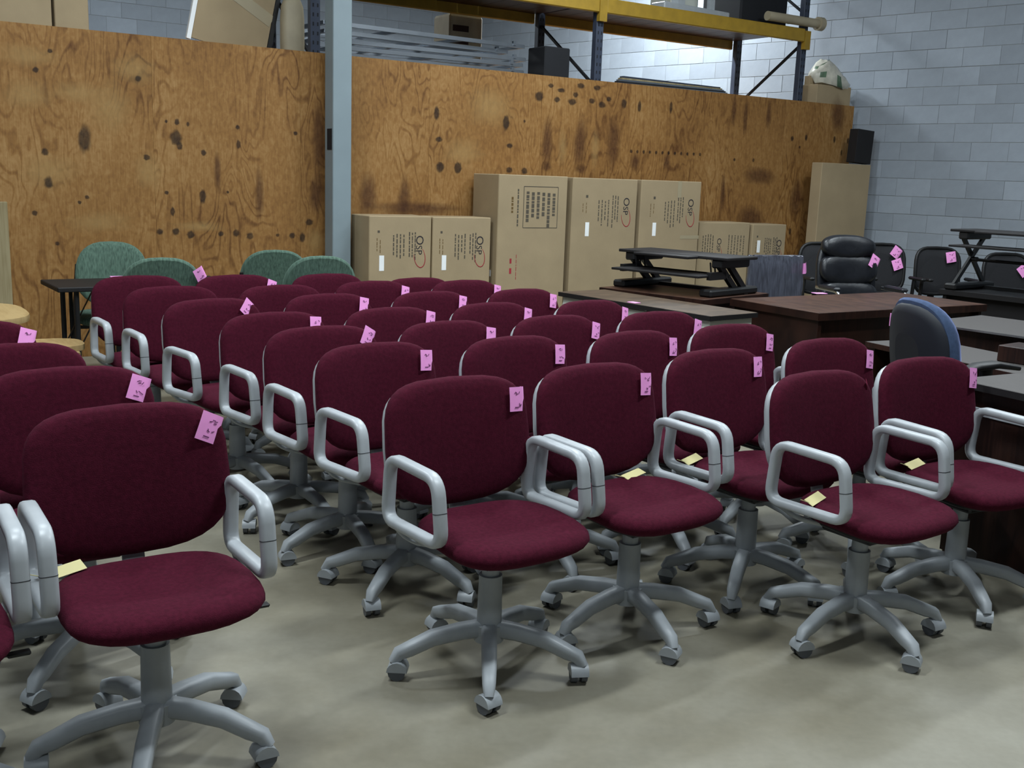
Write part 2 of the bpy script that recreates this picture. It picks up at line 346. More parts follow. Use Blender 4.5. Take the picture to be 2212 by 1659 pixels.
KN = [(108, 110, 6, 7), (77, 151, 8, 9), (298, 170, 8, 10), (97, 328, 9, 12), (183, 300, 16, 44), (317, 340, 9, 10), (75, 460, 7, 9), (105, 395, 11, 20), (124, 526, 6, 7), (188, 426, 6, 7), (172, 437, 5, 6),
      (382, 264, 7, 11), (359, 262, 4, 6), (406, 268, 4, 8), (380, 298, 16, 26), (388, 315, 8, 14), (513, 275, 6, 8), (638, 288, 6, 7), (515, 312, 6, 16), (360, 416, 6, 7), (373, 457, 6, 16), (492, 415, 4, 5),
      (345, 500, 9, 10), (380, 500, 10, 12), (412, 507, 11, 13), (477, 505, 8, 9), (510, 503, 9, 13), (540, 510, 10, 12), (600, 508, 6, 6), (631, 509, 9, 11), (653, 513, 9, 16), (668, 480, 12, 12), (440, 330, 8, 10), (438, 424, 9, 24),
      (951, 361, 13, 20), (989, 363, 13, 22), (943, 245, 9, 24), (948, 301, 12, 9), (1093, 265, 12, 28), (1101, 315, 12, 9), (1100, 367, 11, 11), (1133, 369, 11, 12), (1133, 262, 4, 6),
      (1165, 208, 16, 18), (1203, 215, 12, 10), (1236, 220, 16, 12), (1243, 205, 10, 10), (1278, 218, 12, 10), (1315, 214, 10, 10), (1300, 226, 14, 12), (1348, 224, 10, 18), (1212, 195, 14, 8), (1255, 185, 14, 10), (1290, 190, 14, 10), (1190, 185, 10, 8),
      (1381, 230, 7, 22), (1449, 232, 6, 24)]
KN += [(1363+i*13.5, 327+i*.6, 5, 7) for i in range(12)]
KN += [(1711, 299, 7, 11), (1741, 297, 6, 13), (1802, 301, 6, 14), (1831, 304, 5, 13), (1817, 330, 4, 12), (1727, 318, 4, 6), (1706, 500, 6, 14), (1627, 346, 5, 8), (1586, 345, 5, 7)]
ST = [(795, 425, 24, 62), (873, 430, 18, 62), (683, 420, 20, 55), (1182, 310, 20, 75), (1253, 310, 20, 80), (1325, 310, 22, 85), (1372, 350, 16, 30), (1440, 350, 12, 30), (1620, 470, 50, 40), (1640, 380, 60, 30), (900, 450, 120, 20), (1180, 360, 18, 16), (1255, 365, 18, 16), (690, 300, 16, 120), (1585, 240, 9, 55), (1610, 255, 9, 60), (1660, 250, 10, 50), (1560, 420, 8, 70), (560, 420, 10, 80), (470, 370, 8, 60), (1720, 430, 26, 70), (1810, 250, 30, 60)]
PT = [(60, 205, 50, 38), (240, 235, 45, 70), (100, 370, 60, 45), (320, 370, 32, 50), (215, 480, 70, 28), (60, 120, 60, 30), (290, 150, 45, 40), (430, 490, 60, 16), (1060, 230, 70, 60), (1215, 320, 14, 60), (1285, 320, 14, 60), (1000, 330, 60, 40), (170, 200, 60, 30), (682, 520, 22, 40)]
kp = [(px_on_ply(x, y), rx, ry) for x, y, rx, ry in KN]; sp_ = [(px_on_ply(x, y), rx, ry) for x, y, rx, ry in ST]; pp = [(px_on_ply(x, y), rx, ry) for x, y, rx, ry in PT]
for i in range(len(SE)-1):
    x0, x1 = SE[i]+.0005, SE[i+1]-.0005
    sh = MB().box((0, 0, 1.22), (x1-x0, .018, 2.44), bev=.0008).build('plywood_sheet', M_PLY, part, ((x0+x1)/2, .009+random.Random(i).uniform(0, .003), 0))
    for lst, nm, mt, yy, core in ((pp, 'pale_patch', M_PALE, -.0096, .25), (sp_, 'veneer_stain', M_STAIN, -.0100, .35), (kp, 'knot', M_KNOT, -.0104, .62)):
        mb = MB()
        for j, ((s, z), rx, rz) in enumerate(lst):
            if x0 <= s < x1:
                q = (5.8 if nm == 'knot' else 7.2)/2270*(1+.03*s)
                blotch(mb, s-(x0+x1)/2, z, min(rx*q/.8, s-x0-.004 if s-x0 > .03 else .03), rz*q, seed=j, y=yy-.00005*(j % 4), core=core)
        if mb.v:
            o = mb.build(nm, mt, sh); o['kind'] = 'stuff'
            a = o.data.attributes.new('k', 'FLOAT', 'POINT'); a.data.foreach_set('value', [k*(.62 if nm == 'knot' else .5 if nm == 'veneer_stain' else .4) for k in mb.k])
# hollow steel column in front of the partition
c = thing('steel_column', 'grey painted square steel column rising in front of the plywood wall', 'column', PL(2.52, .14), PROT)
MB().box((0, 0, 3), (.168, .168, 6.), bev=.006).build('shaft', M_STEEL, c)
MB().box((0, 0, .008), (.22, .2, .016)).build('base_plate', M_STEEL, c)
MB().box((-.086, -.02, 1.74), (.006, .09, .17), 0).build('bracket', M_RACKH, c)
o = MB().box((0, 0, .59), (.16, .04, 1.18), bev=.004).build('pine_board', M_PINE, None, PL(-.11, .06), PROT)
tag(o, 'pale pine board standing upright against the plywood wall', 'board')

# ------------------------------------------------------------------ lamps
def lamp(x, y, rz, watts, where):
    t = thing('fluorescent_fixture', 'white twin tube fluorescent fixture hung '+where, 'lamp', (x, y, LAMP_Z), math.radians(rz), 'ceiling fixtures')
    MB().box((0, 0, .06), (1.25, .3, .06), bev=.01).build('housing', M_OFFW, t)
    for s in (-1, 1): MB().cyl((-.6, s*.08, .01), (.6, s*.08, .01), .014, n=8).build('tube', M_TUBE, t)
    MB().cyl((-.5, 0, .09), (-.5, 0, 1.3), .006, n=6).cyl((.5, 0, .09), (.5, 0, 1.3), .006, n=6).build('hanger', M_GREYD, t)
    ld = bpy.data.lights.new('lamp_light', 'AREA'); ld.shape = 'RECTANGLE'; ld.size = 1.2; ld.size_y = .28; ld.energy = watts; ld.color = LAMP_COL
    lo = bpy.data.objects.new('lamp_light', ld); COL.objects.link(lo); lo.parent = t; lo.location = (0, 0, -.02)
M_TUBE = bpy.data.materials.new('lamp tube'); M_TUBE.use_nodes = True
_p = M_TUBE.node_tree.nodes['Principled BSDF']; _p.inputs['Emission Color'].default_value = (*LAMP_COL, 1); _p.inputs['Emission Strength'].default_value = 6
for L_ in LAMPS: lamp(*L_)

# ------------------------------------------------------------------ office chairs
def cushion_back(hw, z0, z1, yb, tilt, curve, thick, front, n=32, ex=2/3.6, taper=0., bot=1.3):
    """padded panel facing -y; rings of a rounded outline"""
    zc, hh = (z0+z1)/2, (z1-z0)/2; rings = []
    for r, dy in front:
        ring = []
        for i in range(n):
            a = 2*math.pi*i/n; e_ = ex if math.sin(a) > 0 else ex*bot; x = spow(math.cos(a), e_)*hw*r; zz = spow(math.sin(a), e_)*hh*r
            x *= 1-taper*(zz/hh)
            zz += .012*(1-(x/hw)**2)*(1 if zz > 0 else -1)*abs(zz/hh)
            y = yb+tilt*zz+dy-curve*(x/hw)**2
            ring.append((x, y, zc+zz))
        rings.append(ring)
    return rings
def seat_rings(hw, hd, yc, zt, th, n=32, ex=2/3.0, droop=.008):
    rings = []
    for r, dz in ((.45, -th), (.72, -th*.97), (.88, -th*.82), (.965, -th*.62), (1., -th*.42), (.985, -th*.22), (.93, -th*.05), (.8, .004), (.5, -.002), (.2, -.006)):
        ring = []
        for i in range(n):
            a = 2*math.pi*i/n; x = spow(math.cos(a), ex)*hw*r; y = spow(math.sin(a), ex)*hd*r
            f = max(0, -y/hd); b = max(0, y/hd)
            ring.append((x*(1+.12*f*f-.06*b*b), yc+y, zt+dz-droop*f**2.2+.008*b*b+.010*(x/hw)**2*(1-f)))
        rings.append(ring)
    return rings
PB = {}
def leg_mesh(key, r, mt, z0=.125, z1=.082):
    mb = MB(); P = [(.02, 0, z0+.004), (.09, 0, z0+.002), (.18, 0, z0-.010), (r-.035, 0, z1+.006), (r-.004, 0, z1-.004), (r+.014, 0, z1-.03)]
    mb.sweep(P, (0, 1, 0), .046, .046, n=8, expo=.5, scale=[1.1, 1.05, 1., .92, .84, .6]); return mb.mesh('leg', mt)
def caster_mesh(mt, mw):
    mb = MB()
    for s in (-1, 1):
        mb.cyl((0, s*.007, .026), (0, s*.024, .026), .026, n=14, mi=1)
    n = 9; ring = []
    for sy in (-.027, .027):
        ring.append([(math.cos(math.pi*i/(n-1))*.031-.001, sy, .028+math.sin(math.pi*i/(n-1))*.031) for i in range(n)])
    vs = ring[0]+ring[1]; mb.add(vs, [(i, i+1, n+i+1, n+i) for i in range(n-1)], 0, True); mb.add(vs, [tuple(range(n)), tuple(range(n, 2*n))[::-1]], 0)
    mb.cyl((0, 0, .05), (0, 0, .075), .009, n=8)
    return mb.mesh('caster', [mt, mw])
def note_mesh(style):
    rng = random.Random(style); mb = MB(); w, h = .084, .078
    nx = 7; vs = []
    for j in range(4):
        for i in range(nx):
            u = i/(nx-1); x = (u-.5)*w; z = (j/3-.5)*h
            bend = max(0, u-.72); y = -.004+.55*bend*w*bend*8+.003*abs(j/3-.5)
            vs.append((x-.35*bend*w, y, z))
    mb.add(vs, [(j*nx+i, j*nx+i+1, (j+1)*nx+i+1, (j+1)*nx+i) for j in range(3) for i in range(nx-1)], 0, True)
    for k in range(7):
        x = rng.uniform(-.018, .008); z = (.016 if k < 4 else -.014)+rng.uniform(-.007, .007); a = rng.uniform(-1.2, 1.2)
        mb.box((x, -.0052, z), (.009, .0006, .0022), 1, Matrix.Rotation(a, 3, 'Y'))
    mb.box((-.012, -.0052, -.026), (.018, .0006, .003), 1)
    return mb.mesh('price_note', [M_PINK, M_INK])
def std_parts():
    hw, z0, z1, yb = .2591, .488, .8538, .205
    R = cushion_back(hw, z0, z1, yb, .16, .03, .05, [(.93, .035), (.99, .028), (1., .014), (.985, 0), (.94, -.008), (.8, -.014), (.5, -.017), (.2, -.018)], taper=.02, ex=2/4.4, bot=1.5)
    PB['back'] = MB().loft(R).mesh('backrest', M_FAB)
    R = cushion_back(hw*.985, z0+.012, z1-.016, yb, .16, .03, .05, [(.7, .074), (.88, .07), (.97, .058), (1., .036), (.97, .024)], taper=.02, ex=2/4.4, bot=1.5)
    PB['shell'] = MB().loft(R).mesh('back_shell', M_GREY)
    PB['seat'] = MB().loft(seat_rings(.236, .212, -.048, .472, .07)).mesh('seat', M_FAB)
    R = seat_rings(.19, .17, -.03, .415, .03, droop=.0); PB['pan'] = MB().loft(R[:6]).mesh('seat_pan', M_BLK)
    zt, zb = .66, .472
    for s in (-1, 1):
        x = s*.256
        P = rpath([(x, .165, zt), (x, -.10, zt-.004), (x, -.128, zb), (x, .182, zb-.008)], .05, 6)
        mb = MB().sweep(P, (1, 0, 0), .040, .030, True, n=12, expo=.62)
        mb.sweep([(x, -.1135, .566), (x, -.1138, .564)], (1, 0, 0), 0.0412, .0315, n=12, mi=1, expo=.62)
        PB['arm%d' % s] = mb.mesh('armrest', [M_GREY, M_SEAM])
        mb = MB().sweep(rpath([(x-s*.004, .13, zb-.02), (x-s*.01, .07, .43), (x-s*.1, .04, .405), (s*.06, .03, .395)], .04, 4, False), (0, 1, 0), .05, .018, n=8)
        PB['brk%d' % s] = mb.mesh('arm_bracket', M_GREYD)
    mb = MB().sweep(rpath([(0, .02, .385), (0, .172, .385), (0, .186, .42), (0, .222, .56)], .03, 5, False), (1, 0, 0), .06, .012, n=8)
    PB['bar'] = mb.mesh('back_support', M_GREYD)
    mb = MB().box((0, .0, .375), (.17, .2, .04), bev=.008); mb.cyl((.06, -.02, .372), (.24, -.06, .372), .006, n=6); mb.box((.25, -.062, .372), (.05, .022, .01), bev=.003)
    PB['mech'] = mb.mesh('mechanism', M_BLK)
    mb = MB().cyl((0, 0, .13), (0, 0, .3), .039, .036, 16).cyl((0, 0, .295), (0, 0, .37), .027, .027, 14); mb.cyl((0, 0, .09), (0, 0, .145), .046, .05, 16)
    PB['post'] = mb.mesh('gas_post', M_GREYD)
    PB['leg'] = leg_mesh('std', .285, M_GREYD); PB['cast'] = caster_mesh(M_GREYD, mat('caster wheel', rgb(98, 102, 108), .5))
    for i in range(5): PB['note%d' % i] = note_mesh(i)
    mb = MB(); mb.box((0, 0, 0), (.034, .11, .0015), 0); mb.cyl((0, -.05, 0), (-.02, -.09, .01), .0012, n=5, mi=0); PB['tag'] = mb.mesh('hang_tag', M_CREAM)
std_parts()
def star_base(t, off, parts):
    for k in range(5):
        a = off+k*2*math.pi/5
        l = link('leg', parts['leg'], t, (0, 0, 0), a)
        link('caster', parts['cast'], l, (.285, 0, 0), .7+k*1.3)
def office_chair(x, y, yaw, base, label, group, note=None, tagpos=None, dz=0.):
    t = thing('office_chair', label, 'chair', (x, y, 0), math.radians(yaw), group)
    for nm, k in (('seat', 'seat'), ('seat_pan', 'pan'), ('backrest', 'back'), ('back_shell', 'shell'), ('armrest', 'arm-1'), ('armrest', 'arm1'), ('arm_bracket', 'brk-1'), ('arm_bracket', 'brk1'), ('back_support', 'bar'), ('mechanism', 'mech'), ('gas_post', 'post')):
        o = link(nm, PB[k], t)
        if dz and nm in ('backrest', 'back_shell', 'price_note'): o.location.z = dz
    star_base(t, math.radians(base-yaw), PB)
    if note:
        nx, nz, tl = note; o = link('price_note', PB['note%d' % (int(abs(x*37+y*11)) % 5)], t, (nx-.004, .205+.16*(nz-.664)-.03*(nx/.2591)**2-.012, nz+dz))
        o.rotation_euler = (-.16, math.radians(tl), math.radians(9)); o['label'] = 'pink handwritten price note'
    if tagpos:
        o = link('hang_tag', PB['tag'], t, tagpos[:3]); o.rotation_euler = (tagpos[3], tagpos[4], tagpos[5]); o['label'] = 'cream hang tag on a string'
    return t
G_IN = 'burgundy chairs in the packed rows'; G_L = 'burgundy chairs across the aisle'
ORD = ('first', 'second', 'third', 'fourth', 'fifth', 'sixth', 'seventh'); POS = ('at the aisle end', 'second from the aisle', 'third from the aisle', 'fourth from the aisle')
def LBL(r, p): return 'burgundy office chair %s in the %s packed row from the open floor' % (POS[p], ORD[r])
ROWS = [  # packed rows, foremost first, aisle end first: x, y, yaw, base angle, note (x, z, tilt), tag
 [(-.044, 3.011, 35.6, -88, (.222, .785, 4), None), (.413, 3.342, 36.5, -82, (.222, .785, 6), (.12, .13, .486, .05, .3, -1.3)), (.897, 3.759, 35.4, -78, (.218, .79, 4), (-.2, .11, .490, .05, .45, -1.25)), (1.435, 4.158, 32.9, -84, (.236, .77, 10), None)],
 [(-.347, 3.651, 40.4, -80, (.222, .79, 6), None), (.135, 3.905, 38.3, -80, (.226, .785, 6), None), (.585, 4.138, 39.2, -70, (.222, .79, 6), None), (1.095, 4.503, 34.7, -90, (.230, .775, 10), None)],
 [(-.625, 4.005, 38, -70, (.21, .81, 30), None), (-.134, 4.304, 39.4, -60, (.226, .79, 10), None), (.314, 4.602, 38.1, -75, (.235, .785, 14), None), (.80, 4.87, 34, -88, (.24, .78, 16), None)],
 [(-.895, 4.373, 40, -95, (.205, .80, 6), None), (-.44, 4.69, 40.5, -80, (.222, .80, 14), None), (.027, 5.027, 40, -66, (.228, .79, 14), None), (.524, 5.278, 41, -78, (.24, .78, 14), None)],
 [(-1.283, 4.795, 44, -60, (.185, .81, 42), None), (-.793, 5.183, 40, -70, (.21, .80, 12), None), (-.303, 5.452, 40, -90, (.21, .795, 12), None), (.149, 5.714, 39, -60, (.22, .79, 10), None)],
 [(-1.647, 5.249, 37.4, -84, None, None), (-1.125, 5.494, 40, -84, None, None), (-.678, 5.892, 39, -75, (.22, .79, 14), None), (-.175, 6.125, 39, -82, (.235, .79, 12), None)],
 [(-1.95, 5.60, 36.4, -74, None, None), (-1.472, 5.977, 36.9, -70, (.222, .79, 20), None), (-1.02, 6.22, 40, -64, None, None), (-.50, 6.47, 38, -78, None, None)]]
CH_ = [c[:4]+(LBL(r, p), G_IN)+c[4:] for r, row in enumerate(ROWS) for p, c in enumerate(row)]
CH_ += [
 (1.181, 3.349, 35, -68, 'burgundy office chair with long cream tag and red folded note, ahead of the packed rows', None, None, (-.19, .05, .492, .05, .5, -1.25)),
 (1.674, 3.732, 29.9, -50, 'burgundy office chair with cream tag right beside the dark grey topped desk', None, (.243, .78, 8), (-.13, .12, .492, .05, .5, -1.3)),
 (-.875, 2.464, 33.3, -8, 'burgundy office chair with cream tag, foremost in the line across the aisle', None, (.218, .79, 26), (-.19, .1, .492, .05, .5, -1.2)),
 (-1.239, 2.941, 32, -30, 'burgundy office chair second in the line across the aisle, pink note tilted', None, (.218, .79, 22), None),
 (-1.58, 3.33, 37, -50, 'burgundy office chair without note, third in the line across the aisle', None, None, None),
 (-1.967, 3.793, 37, -40, 'burgundy office chair with pink note nearest the low maple table', None, (.225, .79, 18), None),
 (-1.35, 2.15, 33, 10, 'burgundy office chair pushed arm to arm against the foremost chair across the aisle', None, None, None)]
def relax(CH):
    # neighbours in the rows keep arms and seats clear of each other
    P = [[c[0], c[1]] for c in CH]
    for _ in range(60):
        for r in range(7):
            for p in range(4):
                i = r*4+p; a = math.radians(CH[i][2])
                for j, ux, uy, need in ((i+1, math.cos(a), math.sin(a), .564), (i+4, -math.sin(a), math.cos(a), .462)):
                    if (j == i+1 and p == 3) or (j == i+4 and r == 6): continue
                    d = (P[j][0]-P[i][0])*ux+(P[j][1]-P[i][1])*uy
                    if d < need:
                        q = (need-d)*.5; w = 0. if r == 0 else .25 if p == 0 else 1.
                        P[i][0] -= ux*q*w; P[i][1] -= uy*q*w; P[j][0] += ux*q; P[j][1] += uy*q
    return [(P[k][0], P[k][1])+c[2:] for k, c in enumerate(CH)]
def spin(CH):
    # swivel bases so that legs and casters interlock without touching
    def pts(c, ang): return [(c[0]+math.cos(ang+k*2*math.pi/5)*r, c[1]+math.sin(ang+k*2*math.pi/5)*r) for k in range(5) for r in (.05, .12, .19, .25, .285, .315)]
    fix = {0, 28, 30}; done = {i: pts(CH[i], math.radians(CH[i][3])) for i in fix}; out = list(CH)
    for _ in range(3):
        for i, c in enumerate(CH):
            if i in fix: continue
            near = [q for j, l in done.items() if j != i and abs(CH[j][0]-c[0]) < .75 and abs(CH[j][1]-c[1]) < .75 for q in l]
            best = max(range(-36, 36, 4), key=lambda g: min([(p[0]-q[0])**2+(p[1]-q[1])**2 for p in pts(c, math.radians(c[3]+g)) for q in near] or [9]))
            out[i] = c[:3]+(c[3]+best,)+c[4:]; done[i] = pts(c, math.radians(c[3]+best))
    return out
LOWI, HIGHI = 27, 24
CH_ = spin(relax(CH_))
for i, c in enumerate(CH_):
    office_chair(*c[:6], note=c[6], tagpos=c[7], dz=-.03 if i == LOWI else .012 if i == HIGHI else 0.)
# bent red note edge on the chair with the big tag
for o in list(COL.objects):
    if o.get('label', '').startswith('burgundy office chair with long cream tag'):
        e = MB().add([(0, 0, 0), (.02, .01, -.012), (.042, .012, -.06), (.03, .008, -.066), (.012, 0, -.03)], [(0, 1, 2, 3, 4)]).build('price_note', mat('folded red note', rgb(190, 40, 90), .7), o, (.2, .19, .835)); e['label'] = 'red note folded over the edge'

# ------------------------------------------------------------------ cardboard boxes
def print_lines(mb, u0, u1, z0, z1, cols, seed, mi=0, y=-.0008, wd=.011):
    """columns of dashes: text printed sideways on the carton"""
    rng = random.Random(seed)
    for c in range(cols):
        u = u0+(u1-u0)*(c+.5)/cols; z = z1-rng.uniform(0, .02); end = z0+rng.uniform(0, .35)*(z1-z0)
        while z > end:
            l = rng.uniform(.012, .04); mb.box((u, y, z-l/2), (wd, .001, l), mi); z -= l+rng.uniform(.005, .012)
def sideways(txt, size, u, z, y, parent, mt, name):
    cu = bpy.data.curves.new('t', 'FONT'); cu.body = txt; cu.size = size; cu.resolution_u = 3
    ob = bpy.data.objects.new('t', cu); COL.objects.link(ob); dg = bpy.context.evaluated_depsgraph_get(); dg.update()
    me = bpy.data.meshes.new_from_object(ob.evaluated_get(dg)); bpy.data.objects.remove(ob)
    for v in me.vertices: v.co = Vector((v.co.y+u, y, z-v.co.x))
    me.materials.clear(); me.materials.append(mt); return link(name, me, parent)
def carton(s0, s1, h, off, depth, label, kind, seed=0, rot=0., lv=.33):
    t = thing('cardboard_box', label, 'box', PL((s0+s1)/2, off-depth/2), PROT+rot); w = s1-s0; yf = -depth/2
    rng = random.Random(seed)
    mb = MB().box((0, 0, h/2), (w, depth, h), 0, bev=.006); b = mb.build('carton', M_CARD, t)
    MB().box((0, -depth*.0, h+.0005), (w*.97, .012, .001)).build('flap_seam', M_CARDD, t)
    L = -w/2; sc = w/.8
    def lab(u, v, hgt=.13, wid=.045): MB().box((L+u, yf-.0012, h-v-hgt/2), (wid, .0012, hgt)).build('shipping_label', M_WHITE, t)['label'] = 'white paper label'
    def logo(u, v, k=1.):
        g = sideways('O', .105*k, L+u, h-v, yf-.001, t, M_LOGO, 'logo'); sideways('SP', .085*k, L+u, h-v-.085*k, yf-.001, t, M_LOGO, 'logo')
        n = 16; P = [(L+u+.035*k+.055*k*math.cos(a), yf-.0012, h-v-.185*k-.09*k*math.sin(a)-.02*k*math.cos(a)) for a in [math.radians(-60+i*240/n) for i in range(n+1)]]
        mb = MB(); mb.sweep(P, (0, 1, 0), .001, .011*k, n=4, expo=1, scale=[.4+.6*math.sin(math.pi*i/n) for i in range(n+1)]); mb.build('logo_swoosh', M_RED, t)
    mb = MB()
    if kind == 'logo':
        logo(w*.84-.04, .17); print_lines(mb, L+w*.60, L+w*.72, h-.44, h-.15, 3, seed, y=yf-.0008); print_lines(mb, L+w*.38, L+w*.58, h-.46, h-.19, 4, seed+1, y=yf-.0008)
        mb.box((L+w*.22, yf-.0008, h-.17), (.025, .001, .025)); print_lines(mb, L+w*.14, L+w*.24, h-.36, h-.22, 2, seed+2, 1, yf-.0008, .006)
        lab(w*.24, .41)
    elif kind == 'small':
        logo(w*.82-.04, .16); print_lines(mb, L+w*.62, L+w*.76, h-.40, h-.13, 3, seed, y=yf-.0008); print_lines(mb, L+w*.36, L+w*.58, h-.38, h-.14, 4, seed+1, y=yf-.0008)
        mb.box((L+w*.15, yf-.0008, h-.13), (.02, .001, .02)); print_lines(mb, L+w*.1, L+w*.2, h-.32, h-.18, 2, seed+2, 1, yf-.0008, .006); lab(w*.2, lv)
    elif kind == 'flip':
        logo(w*.36, .16, .85); print_lines(mb, L+w*.06, L+w*.3, h-.38, h-.12, 5, seed, y=yf-.0008); print_lines(mb, L+w*.56, L+w*.92, h-.36, h-.12, 6, seed+1, y=yf-.0008)
    elif kind == 'frame':
        for a, bb in (((L+w*.36, h-.1), (L+w*.86, h-.1)), ((L+w*.86, h-.1), (L+w*.86, h-.47)), ((L+w*.86, h-.47), (L+w*.36, h-.47)), ((L+w*.36, h-.47), (L+w*.36, h-.1))):
            mb.beam((a[0], yf-.0008, a[1]), (bb[0], yf-.0008, bb[1]), .006, .001, 0, (0, 1, 0))
        print_lines(mb, L+w*.38, L+w*.84, h-.46, h-.14, 6, seed, y=yf-.0008, wd=.03); print_lines(mb, L+w*.25, L+w*.31, h-.45, h-.12, 1, seed+1, y=yf-.0008, wd=.014); print_lines(mb, L+w*.17, L+w*.23, h-.38, h-.18, 1, seed+3, 1, y=yf-.0008, wd=.02)
        r = MB(); print_lines(r, L+w*.26, L+w*.3, h-1.02, h-.7, 1, 5, y=yf-.0008, wd=.005); r.box((L+w*.2, yf-.0008, h-.77), (.02, .001, .045)); r.box((L+w*.2, yf-.0008, h-.86), (.022, .001, .05)); r.build('red_print', M_RED, t)['kind'] = 'stuff'
        lab(w*.77, 1.08, .13, .045); MB().box((-w/2-.001, -.1, .62), (.0012, .06, .06)).build('shipping_label', M_WHITE, t)
    if mb.v: mb.build('printed_text', [M_PRINT, M_CARDD], t)['kind'] = 'stuff'
    return t
carton(2.66, 3.25, 1.125, .46, .36, 'low brown carton with white label standing right beside the steel column', 'small', seed=1)
carton(3.268, 3.862, 1.12, .45, .3, 'low brown carton with white label between the column carton and the tall cartons', 'small', seed=2)
carton(3.90, 4.655, 1.505, .50, .44, 'tall brown carton printed with a framed text panel and small red marks', 'frame', seed=3)
carton(4.70, 5.475, 1.50, .52, .40, 'tall brown carton with sideways logo in the middle of three tall cartons', 'logo', seed=4)
t = carton(5.525, 6.306, 1.502, .52, .40, 'tall brown carton with sideways logo and a strip of clear tape at its top', 'logo', seed=5)
MB().box((.1, -.2012, 1.42), (.05, .001, .16)).build('packing_tape', M_FAINT, t); MB().box((.27, -.2012, .95), (.25, .001, .035)).build('packing_tape', M_FAINT, t)
carton(6.40, 7.125, 1.095, .43, .32, 'low brown carton with centred sideways logo beside the tall cartons', 'flip', seed=6)
carton(7.15, 7.66, 1.08, .45, .32, 'narrow low brown carton with white label, last of the cartons along the plywood', 'small', seed=7, lv=.17)
carton(8.27, 9.1, 1.765, .34, .15, 'tall plain brown carton standing in the corner by the block wall', 'plain', seed=8)
o = MB().box((0, 0, .23), (.33, .3, .46), bev=.006).build('flat_black_box', M_BLACKW, None, (0, 0, 0), PROT)  # plain flat black box on the tall carton, no loudspeaker
_p = PL(8.97, .26); o.location = (_p[0], _p[1], 1.78); o.scale = (.86, .4, .82); o.rotation_euler = (0, math.radians(3), PROT)
tag(o, 'black flat box standing on top of the tall plain carton', 'box')
# ------------------------------------------------------------------ storage platform and pallet rack behind the partition
ZP = 2.33
pf = thing('storage_platform', 'raised storage deck just behind the top of the plywood wall', 'platform', PA, PROT)
MB().box((3.3, .95, ZP-.03), (11., 1.7, .06)).build('deck', M_PLY, pf); MB().box((8.96, .25, ZP-.03), (.32, .34, .06)).build('deck', M_PLY, pf)
for s in (-2., .2, 2.7, 4.9, 6.8, 8.6):
    for y in (.2, 1.7): MB().box((s, y, (ZP-.06)/2), (.09, .09, ZP-.06)).build('post', M_RACK, pf)
rk = thing('pallet_rack', 'tall blue pallet rack with yellow beams behind the plywood wall', 'rack', PA, PROT)
SX = (2.42, 5.40, 8.30); ZB = 3.09; D0, D1 = .14, 1.16
def upright(s, y, top=5.6):
    MB().box((s, y, (ZP+top)/2), (.085, .07, top-ZP), bev=.004).build('upright', M_RACK, rk)
    mb = MB(); z = ZP+.05
    while z < 3.6:
        for q in (-.02, .02): mb.box((s+q, y-.0356, z), (.012, .001, .03))
        z += .075
    mb.build('slots', M_RACKH, rk)['kind'] = 'stuff'
for s in SX:
    for y in (D0, D1): upright(s, y)
    ya, yb_ = (D0, D1) if s < 8 else (D1, D0)
    MB().beam((s, ya, ZP+.06), (s, yb_, ZP+.75), .025, .025).build('brace', M_RACKH, rk)
    MB().beam((s, D0, 3.4), (s, D1, 4.1), .025, .025).build('brace', M_RACKH, rk)
    MB().beam((s, D0, ZP+.03), (s, D1, ZP+.03), .03, .03).build('brace', M_RACK, rk)
for a, b in zip(SX[:-1], SX[1:]):
    for y in (D0-.055, D1+.055):
        MB().box(((a+b)/2, y, ZB+.07), (b-a-.09, .045, .14), bev=.008).build('beam', M_YEL, rk)
    for k in range(12):
        MB().box((a+.14+(b-a-.28)*k/11, (D0+D1)/2, ZB+.115), ((b-a-.28)/11-.006, D1-D0+.06, .03)).build('deck_slat', M_DARKW, rk)
MB().box(((SX[1]+SX[2])/2, D0-.055, ZP+.03), (SX[2]-SX[1]-.09, .04, .06)).build('beam', M_STEEL, rk)
for s in SX[1:]: MB().box((s, D0-.055, ZB+.02), (.09, .05, .2)).build('beam_bracket', M_YEL, rk)
ZS = ZB+.131
def onrack(mb, name, mats, s, y, z, label, cat, rot=0., group=None):
    p = PA+PD*s+PN*y; o = mb.build(name, mats, None, (p[0], p[1], z), PROT+rot); return tag(o, label, cat, group)
mb = MB().box((0, 0, .3), (.75, .6, .6), bev=.02); onrack(mb, 'storage_crate', M_RACKH, 7.75, .52, ZS, 'dark crate on the upper rack shelf near its end upright', 'crate', .03)
mb = MB().cyl((-.45, 0, .05), (.35, 0, .05), .05, n=16).cyl((.35, 0, .05), (.42, 0, .05), .075, n=16); onrack(mb, 'pipe_roll', [M_BEIGE], 8.08, .05, ZS+.03, 'pale roll with round end cap sticking out past the rack upright', 'roll')
mb = MB().box((0, 0, .05), (1.0, .2, .08), bev=.01).box((-.2, 0, .2), (.1, .1, .25)).box((.3, 0, .2), (.06, .06, .25)); onrack(mb, 'machine_frame', M_GREYD, 6.75, .3, ZS, 'grey metal machine frame lying on the upper rack shelf', 'frame', .08)
mb = MB().box((0, 0, .2), (.4, .35, .4), bev=.01); onrack(mb, 'metal_housing', M_OFFW, 6.9, .75, ZS, 'pale metal housing behind the machine frame on the rack', 'housing')
